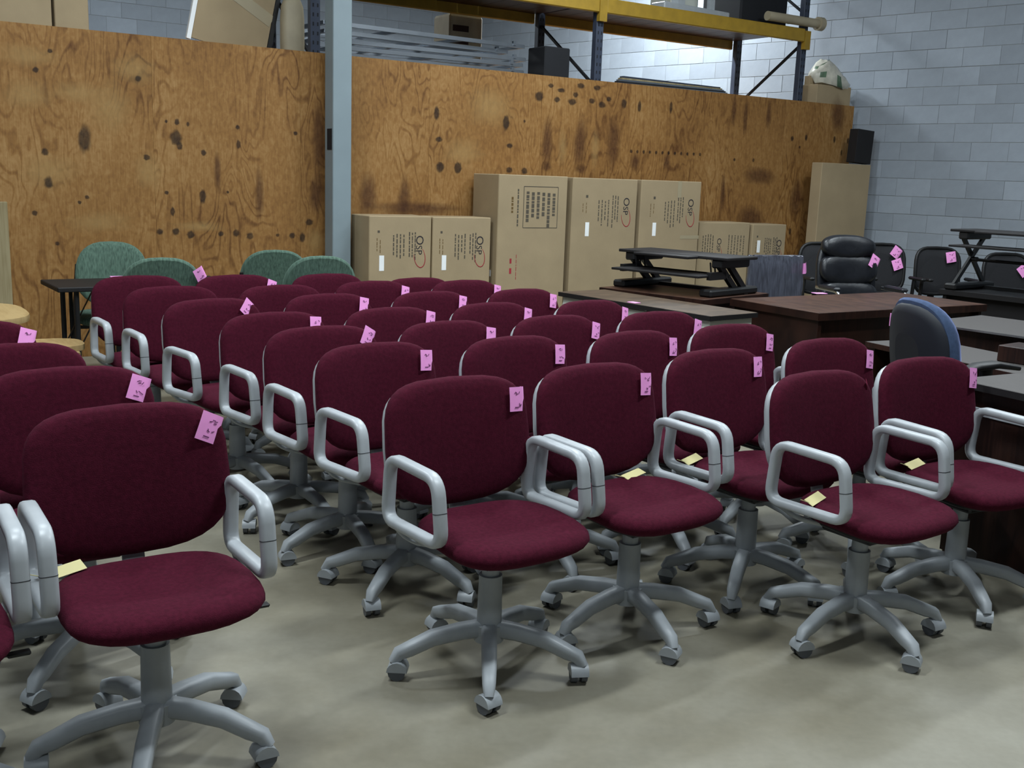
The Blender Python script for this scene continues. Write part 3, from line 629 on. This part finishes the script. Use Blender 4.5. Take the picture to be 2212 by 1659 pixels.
# galvanised frames stacked flat
rng = random.Random(7)
def tube_frame(L, Wd, bars):
    mb = MB()
    for y in (-Wd/2, Wd/2): mb.beam((-L/2, y, 0), (L/2, y, 0), .035, .035)
    for k in range(bars): x = -L/2+L*k/(bars-1); mb.beam((x, -Wd/2, 0), (x, Wd/2, 0), .035, .03)
    for x in (-L/2+.12, L/2-.12): mb.beam((x, -Wd/2-.01, 0), (x, -Wd/2-.01, .04), .03, .03, up=(0, 1, 0))
    return mb.mesh('tube_frame', M_GALV)
fm = [tube_frame(2.1, .7, 4), tube_frame(1.9, .66, 3)]
for k in range(7):
    p = PA+PD*(3.76+rng.uniform(-.14, .14)+.03*k*(-1))+PN*(.66+rng.uniform(-.05, .05)); o = link('tube_frame', fm[k % 2], None, (p[0], p[1], ZP+.022+.062*k), PROT+rng.uniform(-.05, .05))
    tag(o, 'galvanised steel tube frame, %s of the flat stack beside the column' % ('lowest', 'second from the bottom', 'third from the bottom', 'middle one', 'third from the top', 'second from the top', 'topmost')[k], 'frame', 'stacked tube frames')
mb = MB().box((0, 0, .21), (.3, .3, .40), bev=.01); onrack(mb, 'storage_bin', M_RACKH, 4.98, .36, ZP, 'dark storage bin at the end of the stacked tube frames', 'bin')
o = onrack(MB().box((0, 0, .22), (.36, .34, .44), bev=.015), 'control_unit', M_BEIGE, 4.55, 1.42, ZP, 'beige box unit with two dark slots behind the tube frames', 'unit'); o.scale = (1.1, 1, 1.75)
for z in (.36, .29): MB().box((-.06, -.171, z), (.17, .004, .035)).build('slot', M_DARKW, o)
for k in range(5):
    onrack(MB().beam((-.75, 0, 0), (.75, 0, 0), .06, .022), 'metal_strip', [M_GALV, M_RACKH, M_GALV, M_PINE, M_RACK][k], 6.55+.06*k, .3+.07*k, ZP+.135+.0235*k, ('galvanised', 'black', 'second galvanised', 'pale wooden', 'blue steel')[k]+' strip lying loose on the flat carton behind the rack', 'strip', .03*k-.05, 'loose strips')
onrack(MB().box((0, 0, .06), (1.2, .45, .12), bev=.01), 'flat_carton', M_CARD, 6.6, .45, ZP, 'flat carton under the loose strips on the platform', 'box')
# framed board, cartons and picture leaning behind the partition, left part
t = thing('framed_board', 'brown backed picture frame with white edge leaning behind the plywood', 'frame', PL(1.78, -.42, ZP+.10), PROT+.05)
R = Matrix.Rotation(math.radians(12), 3, 'Y')
MB().box((.10, .0, .5), (.64, .02, 1.0), 0, R).build('backing', M_CARD, t)
for dx, mm in ((-.34, M_WHITE), (.34, M_BLK)): MB().box((.10+dx*.98, -.005, .5-dx*.2), (.035, .035, 1.03), 0, R).build('frame_side', mm, t)
MB().box((.12, -.012, .42), (.6, .002, .1), 0, R@Matrix.Rotation(.32, 3, 'Y')).build('tape', M_FAINT, t)
o = onrack(MB().loft([[(spow(math.cos(2*math.pi*i/20), .7)*.1*r, spow(math.sin(2*math.pi*i/20), .7)*.08*r, z) for i in range(20)] for r, z in ((.8, 0), (.95, .05), (1., .2), (.98, .4), (.9, .5), (.65, .56), (.2, .585))]), 'padded_case', M_BEIGE, 2.30, .32, ZP, 'pale padded case standing beside the framed board', 'case')
for k, (s, w) in enumerate(((.05, .66), (.52, .24), (-.8, .9))):
    onrack(MB().box((0, 0, .35), (w, .5, .7), bev=.006), 'cardboard_box', M_CARD, s, .45, ZP, ('wide brown carton on the platform above the plywood', 'narrow brown carton on the platform beside the wide one', 'big brown carton on the platform over the pine board')[k], 'box')
# bag and carton at the far end of the platform
t = thing('cardboard_box', 'open brown carton with a printed plastic bag on top by the block wall', 'box', PL(8.80, -.16, ZP), PROT)
MB().box((0, 0, .16), (.58, .24, .32), bev=.005).box((-.24, .05, .36), (.08, .08, .12)).build('carton', M_CARD, t)
mb = MB(); rings = []; rng = random.Random(3)
for r, z in ((.9, .385), (1.05, .42), (1.0, .5), (.8, .58), (.5, .63), (.2, .64)):
    rings.append([(math.cos(a)*.30*r*(1+rng.uniform(-.12, .12))+.02, math.sin(a)*.15*r*(1+rng.uniform(-.1, .1)), z+rng.uniform(-.03, .03)-.07*math.cos(a)) for a in [2*math.pi*i/22 for i in range(22)]])
mb.loft(rings); p = PL(8.83, -.17, ZP-.09); o = mb.build('plastic_bag', [M_BAG, M_BAGG], None, p, PROT)
for pl in o.data.polygons:
    pl.use_smooth = True
    if rng.random() < .16: pl.material_index = 1
tag(o, 'white and green printed plastic bag crumpled over the carton', 'bag')
o = onrack(MB().box((0, 0, .07), (.22, .2, .14), bev=.005), 'cardboard_box', M_CARD, 8.1, .36, ZP, 'tiny brown carton tucked behind the rack end upright', 'box')

# ------------------------------------------------------------------ tables and desks
def frame_of(e1): a = math.atan2(e1[1], e1[0]); return a
def desk(name, label, fl, e1, L, D, zt, top, body, edge=None, thick=.035, style='panel', overhang=.02, cat='desk', my=.05):
    """origin = front left corner on the floor, x along the front edge, y into depth"""
    t = thing(name, label, cat, (fl[0], fl[1], 0), frame_of(e1))
    MB().box((L/2, D/2, zt-thick/2), (L, D, thick), bev=.004).build('desk_top', top, t)
    if edge: MB().box((L/2, -.002, zt-thick/2), (L, .005, thick*.9)).box((L+.002, D/2, zt-thick/2), (.005, D, thick*.9)).box((-.002, D/2, zt-thick/2), (.005, D, thick*.9)).build('edge_band', edge, t)
    zb = zt-thick; o = overhang
    if style == 'panel':
        for x in (o+.015, L-o-.015): MB().box((x, D/2, zb/2), (.03, D-2*o, zb)).build('end_panel', body, t)
        MB().box((L/2, o+my, zb*.55), (L-2*o-.06, .02, zb*.9)).build('modesty_panel', body, t)
    elif style == 'pedestal':
        for x0 in (o, L-o-.42):
            MB().box((x0+.21, D/2, zb/2+.02), (.42, D-2*o, zb-.04), bev=.005).build('pedestal', body, t)
            for k in range(3): d = MB().box((x0+.21, o-.008, zb-.13-.2*k), (.39, .016, .18), bev=.004).build('drawer_front', body, t); MB().box((x0+.21, o-.022, zb-.13-.2*k), (.1, .012, .014)).build('handle', M_GREYD, d)
        for x0 in (L/2,): MB().box((x0, o+.01, zb-.09), (L-2*o-.86, .02, .16)).build('centre_drawer', body, t)
        for x in (.05, L-.05):
            for y in (.05, D-.05): MB().box((x, y, .02), (.04, .04, .04)).build('foot', M_BLK, t)
    return t
E1 = np.array([.624, -.782]); E2 = np.array([.782, .624])
t = desk('metal_desk', 'off white metal desk with walnut laminate top behind the packed chairs', (.291, 7.033), E1, 1.334, .42, .74, M_LAM, M_OFFW, M_BLACKW, .03, 'pedestal')
def note_on(px, py, z, rz, label, w=.07, d=.05):
    p = at(px, py, z); o = MB().box((0, 0, .0015), (w, d, .003)).build('sticky_note', M_PINK, None, (p[0], p[1], z+.0005), rz); tag(o, label, 'note')
note_on(1369, 654, .74, -.9, 'pink note lying on the walnut top of the off white desk')
F1 = np.array([.727, -.686]); F2 = np.array([.686, .727])
desk('return_desk', 'small dark mahogany desk carrying the black sit stand riser', (.59, 7.343), F1, .86, .8, .75, M_DARKTOP, M_DARKW, M_DARKW, .04)
G1 = np.array([.85, .53]); 
desk('executive_desk', 'large dark mahogany desk with broad top between riser desk and blue chair', (1.82, 6.254), G1, 1.62, .76, .75, M_DARKTOP, M_DARKW, M_DARKW, .05)
note_on(1770, 634, .75, .3, 'pink note lying on the mahogany desk by the leather chair', .09, .07)
desk('office_desk', 'grey topped desk with bright front edge behind the blue chair', (2.36, 6.12), E1, 1.5, .73, .735, M_GREYTOP, M_DARKW, M_CHROME, .012)
desk('office_desk', 'lower grey topped desk in front of the bright edged desk', (1.90, 5.62), np.array([.42, -.91]), 1.15, .45, .68, M_GREYTOP, M_DARKW, M_DARKW, .03, my=.36)
t = desk('office_desk', 'grey topped desk with dark pedestal right beside the last burgundy chair', (1.80, 4.21), np.array([.49, -.872]), 1.5, .5, .74, M_GREYTOP, M_DARKW, M_BLACKW, .03)
MB().box((.75, .0, .63), (1.46, .012, .03)).build('drawer_rail', M_GREYD, t); MB().box((.75, .012, .33), (1.46, .02, .62)).build('front_panel', M_DARKW, t)
p = at(2195, 785, .68); o = MB().box((0, 0, .04), (.3, .2, .08), bev=.004).build('wooden_tray', M_DARKW, None, (p[0]+.1, p[1], .6805), -.9); tag(o, 'dark wooden tray on the lower grey desk', 'tray')
desk('black_table', 'black table under the scissor lift riser by the block wall', (3.28, 8.14), E1, 1.5, .75, .75, M_BLACKW, M_BLACKW, M_BLACKW, .04)
# folding table on the left
t = thing('folding_table', 'dark folding table on black tube legs near the green chairs', 'table', (-2.80, 6.404, 0), math.atan2(.57, .82))
MB().box((.56, .26, .705), (1.12, .52, .03), bev=.005).build('table_top', M_BLACKW, t)
for x in (.12, 1.0):
    for y in (.06, .46): MB().cyl((x, y, 0), (x, y, .69), .016, n=10).build('leg', M_BLK, t)
    MB().cyl((x, .06, .2), (x, .46, .2), .01, n=8).build('crossbar', M_BLK, t)
    for y in (.08, .44): MB().beam((x, y, .3), (x+(.2 if x < 1 else -.2), y, .68), .016, .006).build('brace', M_BLK, t)
note_on(258, 598, .72, .5, 'pink note on the dark folding table beside a green chair', .12, .05)
def round_table(name, label, c, r0, r1, z, rot):
    t = thing(name, label, 'table', (c[0], c[1], 0), rot); n = 40
    P = [(spow(math.cos(2*math.pi*i/n), .6)*r0, spow(math.sin(2*math.pi*i/n), .6)*r1) for i in range(n)]
    MB().loft([[(x, y, z-.03) for x, y in P], [(x*1.004, y*1.004, z-.015) for x, y in P], [(x, y, z) for x, y in P]]).build('table_top', M_MAPLE, t)
    for sx in (-1, 1):
        for sy in (-1, 1): MB().box((sx*r0*.78, sy*r1*.78, (z-.03)/2), (.05, .05, z-.03), bev=.004).build('leg', M_MAPLE, t)
    return t
round_table('maple_table', 'pale maple table with rounded corners beside the line of burgundy chairs', (-3.05, 5.06), .62, .42, .72, .58)
round_table('maple_side_table', 'lower pale maple table between the maple table and the aisle chairs', (-2.61, 5.49), .31, .17, .52, .58)

# ------------------------------------------------------------------ sit stand risers
def riser(p, rz, z, label, w, d, h, scissor):
    t = thing('desk_riser', label, 'desk riser', (p[0], p[1], z), rz)
    MB().box((0, 0, h-.01), (w, d*.62, .02), bev=.004).build('work_surface', M_BLACKW, t)
    MB().box((0, -d*.31-.06, h-.012), (w*.5, .13, .018), bev=.004).build('front_tongue', M_BLACKW, t)
    MB().box((0, -d*.42, h*(.74 if scissor else .52)), (w*.8, .24, .016), bev=.003).build('keyboard_tray', M_BLACKW, t)
    MB().box((0, d*.24, .012), (w*.9, .05, .024)).build('base_bar', M_BLK, t)
    for s in (-1, 1):
        x = s*w*.4; MB().box((x, 0, .0255), (.10, d*.95, .05), bev=.012).build('base_rail', M_BLK, t)
        MB().box((x, 0, h-.045), (.08, d*.58, .06), bev=.01).build('top_rail', M_BLK, t)
        if scissor:
            MB().beam((x, -d*.4, .03), (x, d*.24, h-.05), .02, .035).build('lift_arm', M_BLK, t); MB().beam((x+s*.02, d*.4, .03), (x+s*.02, -d*.24, h-.05), .02, .035).build('lift_arm', M_BLK, t)
            MB().cyl((x-.03, 0, h*.5), (x+.04, 0, h*.5), .02, n=10).build('pivot', M_BLK, t)
        else:
            MB().beam((x, d*.3, .03), (x, -d*.05, h-.05), .03, .04).build('lift_arm', M_BLK, t); MB().beam((x, d*.12, .03), (x, -d*.24, h-.05), .03, .04).build('lift_arm', M_BLK, t)
            MB().beam((x, -d*.12, h*.52), (x, -d*.42, h*.52), .03, .05).build('tray_arm', M_BLK, t)
            for k in range(3): MB().beam((x-s*.05, -d*.25+.05*k, h*.55), (x-s*.05, -d*.28+.05*k, h-.04), .008, .008).build('spring', M_BLK, t)
        MB().cyl((x, -d*.42, .03), (x, -d*.42, .05), .014, n=10).build('knob', M_BLK, t)
    MB().cyl((-w*.42, -d*.05, h*.5), (w*.42, -d*.05, h*.5), .012, n=8).build('crossbar', M_BLK, t)
    return t
ctr = np.array([.59, 7.343])+F1*.42+F2*.42
riser(ctr, frame_of(F1), .75, 'black sit stand desk riser half raised on the small mahogany desk', .9, .62, .26, False)
ctr = np.array([3.28, 8.14])+E1*.50+E2*.29
riser(ctr, frame_of(E1), .75, 'black scissor lift desk riser fully raised in front of the block wall', 1.05, .62, .46, True)

# ------------------------------------------------------------------ other chairs
BLKP = {'leg': leg_mesh('blk', .285, M_BLK), 'cast': caster_mesh(M_BLK, M_BLK)}
def guest_chair(x, y, yaw, label, zt=.95, note=None):
    t = thing('guest_chair', label, 'chair', (x, y, 0), math.radians(yaw), 'green guest chairs')
    R = cushion_back(.24, .5, zt, .21, .18, .035, .05, [(.93, .03), (.99, .022), (1., .008), (.97, -.006), (.85, -.014), (.5, -.018), (.2, -.018)], ex=2/2.9, taper=.06)
    MB().loft(R).build('backrest', M_GREEN, t)
    MB().loft(seat_rings(.24, .23, -.02, .47, .07)).build('seat', M_GREEN, t)
    for s in (-1, 1):
        xx = s*.255; MB().sweep(rpath([(xx, .24, .66), (xx, -.18, .66), (xx, -.21, .0)], .06, 5, False), (1, 0, 0), .026, .026, n=8).build('front_leg', M_BLK, t)
        MB().sweep(rpath([(xx, .30, 0), (xx, .2, .45), (xx*.9, .26, .78)], .06, 5, False), (1, 0, 0), .026, .026, n=8).build('rear_leg', M_BLK, t)
        MB().box((xx, 0, .672), (.05, .26, .024), bev=.01).build('arm_pad', M_BLK, t)
    MB().beam((-.255, .18, .41), (.255, .18, .41), .022, .022).beam((-.255, -.18, .4), (.255, -.18, .4), .022, .022).build('seat_frame', M_BLK, t)
    if note:
        o = link('price_note', PB['note1'], t, (-.215, .275, zt-.08)); o.rotation_euler = (.16, math.radians(-30), math.pi+.3); o['label'] = 'pink note folded over the edge'
_g = [(240, 525, 20, 'green patterned guest chair behind the folding table with its left end free', False), (350, 560, 205, 'green patterned guest chair in front of the folding table beside the aisle chairs', True),
      (595, 543, 200, 'green patterned guest chair at the folding table close to the steel column', True), (695, 556, 205, 'green patterned guest chair in front of the carton beside the steel column', False)]
for (px, py, yw, lb, nt_), zt_ in zip(_g, (.93, .94, .925, .955)):
    p = at(px, py, zt_); a = math.radians(yw); guest_chair(p[0]+math.sin(a)*.25, p[1]-math.cos(a)*.25, yw, lb, zt_, nt_)
def black_chair(x, y, yaw, label, zt, note, group=None):
    t = thing('mesh_chair', label, 'chair', (x, y, 0), math.radians(yaw), group)
    n = 28; zc, hh = (zt+.52)/2, (zt-.52)/2
    P = [(spow(math.cos(2*math.pi*i/n), .55)*.225, .22+.1*spow(math.sin(2*math.pi*i/n), .55)*hh-.03*math.cos(2*math.pi*i/n)**2, zc+spow(math.sin(2*math.pi*i/n), .55)*hh) for i in range(n)]
    MB().sweep(P, (0, 1, 0), .03, .03, True, n=8).build('back_frame', M_BLK, t)
    R = cushion_back(.222, .53, zt-.01, .22, .1, .03, .01, [(.97, .006), (1., .002), (.97, -.002), (.5, -.004)], ex=.55); MB().loft(R).build('back_mesh', M_MESH, t)
    MB().loft(seat_rings(.24, .235, -.03, .48, .07)).build('seat', M_MESH, t)
    for s in (-1, 1): MB().sweep(rpath([(s*.2, .05, .42), (s*.24, .04, .44), (s*.24, .02, .67)], .04, 4, False), (0, 1, 0), .05, .02, n=8).build('arm_post', M_BLK, t); MB().box((s*.24, -.03, .68), (.05, .25, .03), bev=.012).build('arm_pad', M_BLK, t)
    MB().sweep(rpath([(0, .0, .39), (0, .27, .4), (0, .26, .6)], .06, 5, False), (1, 0, 0), .07, .018, n=8).build('back_support', M_BLK, t)
    MB().cyl((0, 0, .1), (0, 0, .42), .03, n=12).build('gas_post', M_BLK, t); star_base(t, x*3.1, BLKP)
    for nx, nz, tl in note:
        o = link('price_note', PB['note2'], t, (nx, .2+.1*(nz-zc)-.02, nz)); o.rotation_euler = (-.1, math.radians(tl), 0); o.scale = (1.5, 1, 1.3); o['label'] = 'pink price note'
def chair_at(px, py, z, yaw, back=.26): p = at(px, py, z); a = math.radians(yaw); return p[0]+math.sin(a)*back, p[1]-math.cos(a)*back
x, y = chair_at(1772, 525, .98, 10); black_chair(x, y, 10, 'black mesh chair hidden behind the leather chair beside the wrapped chair', .98, [])
x, y = chair_at(1903, 527, .98, 10); black_chair(x, y, 10, 'black mesh chair with two pink notes half hidden behind the leather chair', .98, [(.14, .90, 35), (.16, .80, -20)])
x, y = chair_at(2022, 535, .96, 8); black_chair(x, y, 8, 'black mesh chair with one pink note in front of the block wall', .96, [(.14, .88, -10)])
x, y = chair_at(2170, 548, .96, 8); black_chair(x, y, 8, 'black mesh chair seen through the arms of the scissor lift riser', .96, [(.17, .83, -40)])
# leather executive chair
x, y = chair_at(1832, 512, 1.1, 12, .3)
t = thing('executive_chair', 'black padded leather executive chair behind the mahogany desk', 'chair', (x, y, 0), math.radians(12))
def pad(hw, z0, z1, yb, bul, ex=.6): return cushion_back(hw, z0, z1, yb, .16, .04, .1, [(.9, .05), (.99, .04), (1., .02), (.97, -bul*.3), (.85, -bul*.75), (.5, -bul), (.2, -bul)], ex=ex)
MB().loft(pad(.235, .93, 1.105, .30, .05, .7)).build('headrest', M_LEATHER, t); MB().loft(pad(.25, .72, .955, .265, .04)).build('back_cushion', M_LEATHER, t); MB().loft(pad(.255, .5, .745, .235, .045)).build('back_cushion', M_LEATHER, t)
MB().loft(pad(.262, .48, 1.06, .295, .01)).build('back_shell', M_LEATHER, t); MB().loft(seat_rings(.26, .25, -.02, .52, .11)).build('seat', M_LEATHER, t)
for s in (-1, 1):
    MB().sweep(rpath([(s*.29, .2, .7), (s*.29, -.17, .7), (s*.29, -.2, .46), (s*.22, -.05, .42)], .08, 6, False), (1, 0, 0), .028, .028, n=8).build('arm_tube', M_CHROME, t); MB().box((s*.29, 0, .715), (.06, .28, .03), bev=.012).build('arm_pad', M_LEATHER, t)
MB().cyl((0, 0, .1), (0, 0, .44), .03, n=12).build('gas_post', M_BLK, t); star_base(t, .2, BLKP)
o = link('price_note', PB['note3'], t, (.225, .23, .9)); o.rotation_euler = (-.15, math.radians(30), .2); o.scale = (1.5, 1, 1.4); o['label'] = 'pink price note'
# chair wrapped in plastic film
x, y = chair_at(1672, 552, .985, 20, .28)
t = thing('wrapped_chair', 'office chair with its back wrapped in creased plastic film', 'chair', (x, y, 0), math.radians(20))
mb = MB(); n = 44; rings = []; rng = random.Random(11)
fold = [rng.uniform(-.006, .006) for _ in range(n)]
for k in range(9):
    z = .5+.485*k/8; ring = []
    for i in range(n):
        a = 2*math.pi*i/n; xx = spow(math.cos(a), .45)*(.232+.006*math.sin(k*1.7)); yy = .25+.06*(z-.5)+spow(math.sin(a), .5)*(.035 if k < 8 else .022)+fold[i]*(1.2 if k < 8 else .4)-.02*(xx/.232)**2
        ring.append((xx, yy, z+(.006*math.sin(i*2.3) if k == 8 else 0)))
    rings.append(ring)
mb.loft(rings).build('wrapped_back', M_WRAP, t)
MB().loft(seat_rings(.24, .235, -.03, .48, .08)).build('seat', M_WRAP, t)
for s in (-1, 1): MB().sweep(rpath([(s*.27, .2, .5), (s*.27, .16, .69), (s*.27, -.15, .69), (s*.27, -.18, .44), (s*.15, -.05, .41)], .06, 5, False), (1, 0, 0), .025, .025, n=8).build('arm_tube', M_CHROME, t)
MB().sweep(rpath([(0, .0, .39), (0, .3, .4), (0, .27, .6)], .06, 5, False), (1, 0, 0), .07, .018, n=8).build('back_support', M_BLK, t)
MB().cyl((0, 0, .1), (0, 0, .42), .03, n=12).build('gas_post', M_BLK, t); star_base(t, .5, BLKP)
o = link('price_note', PB['note4'], t, (.236, .215, .9)); o.rotation_euler = (-.1, .2, 1.0); o['label'] = 'pink price note'
# blue chair seen from behind
yw = 102; a = math.radians(yw)
p = at(1976, 650, 1.0); x, y = p[0]+math.sin(a)*.28, p[1]-math.cos(a)*.28
t = thing('task_chair', 'blue fabric task chair with dark shell turned away beside the grey desks', 'chair', (x, y, 0), a)
R = cushion_back(.235, .52, 1.0, .25, .13, .05, .06, [(.96, .02), (1., .01), (1., -.012), (.96, -.035), (.8, -.045), (.4, -.048)], ex=2/2.9); MB().loft(R).build('backrest', M_BLUE, t)
R = cushion_back(.235, .53, .982, .25, .13, .05, .06, [(.4, .05), (.8, .046), (.93, .036), (.97, .022)], ex=2/2.9); MB().loft(R).build('back_shell', M_NAVY, t)
MB().loft(seat_rings(.24, .24, -.02, .48, .08)).build('seat', M_BLUE, t)
for s in (-1, 1):
    MB().sweep(rpath([(s*.18, .06, .42), (s*.25, .06, .43), (s*.25, .06, .74)], .04, 4, False), (0, 1, 0), .06, .02, n=8).build('arm_post', M_BLK, t)
    MB().sweep([(s*.25, .19, .72), (s*.25, .11, .745), (s*.25, .02, .755), (s*.25, -.09, .74)], (1, 0, 0), .08, .03, n=10, scale=[.6, 1, 1, .7]).build('arm_pad', M_BLK, t)
MB().sweep(rpath([(0, .0, .39), (0, .29, .4), (0, .29, .6)], .06, 5, False), (1, 0, 0), .07, .018, n=8).build('back_support', M_BLK, t)
MB().cyl((0, 0, .1), (0, 0, .42), .03, n=12).build('gas_post', M_BLK, t); star_base(t, .1, BLKP)
o = MB().box((0, 0, 0), (.004, .05, .06)).build('price_note', M_PINK, t, (.232, .23, .885), .3); o['label'] = 'pink price note'
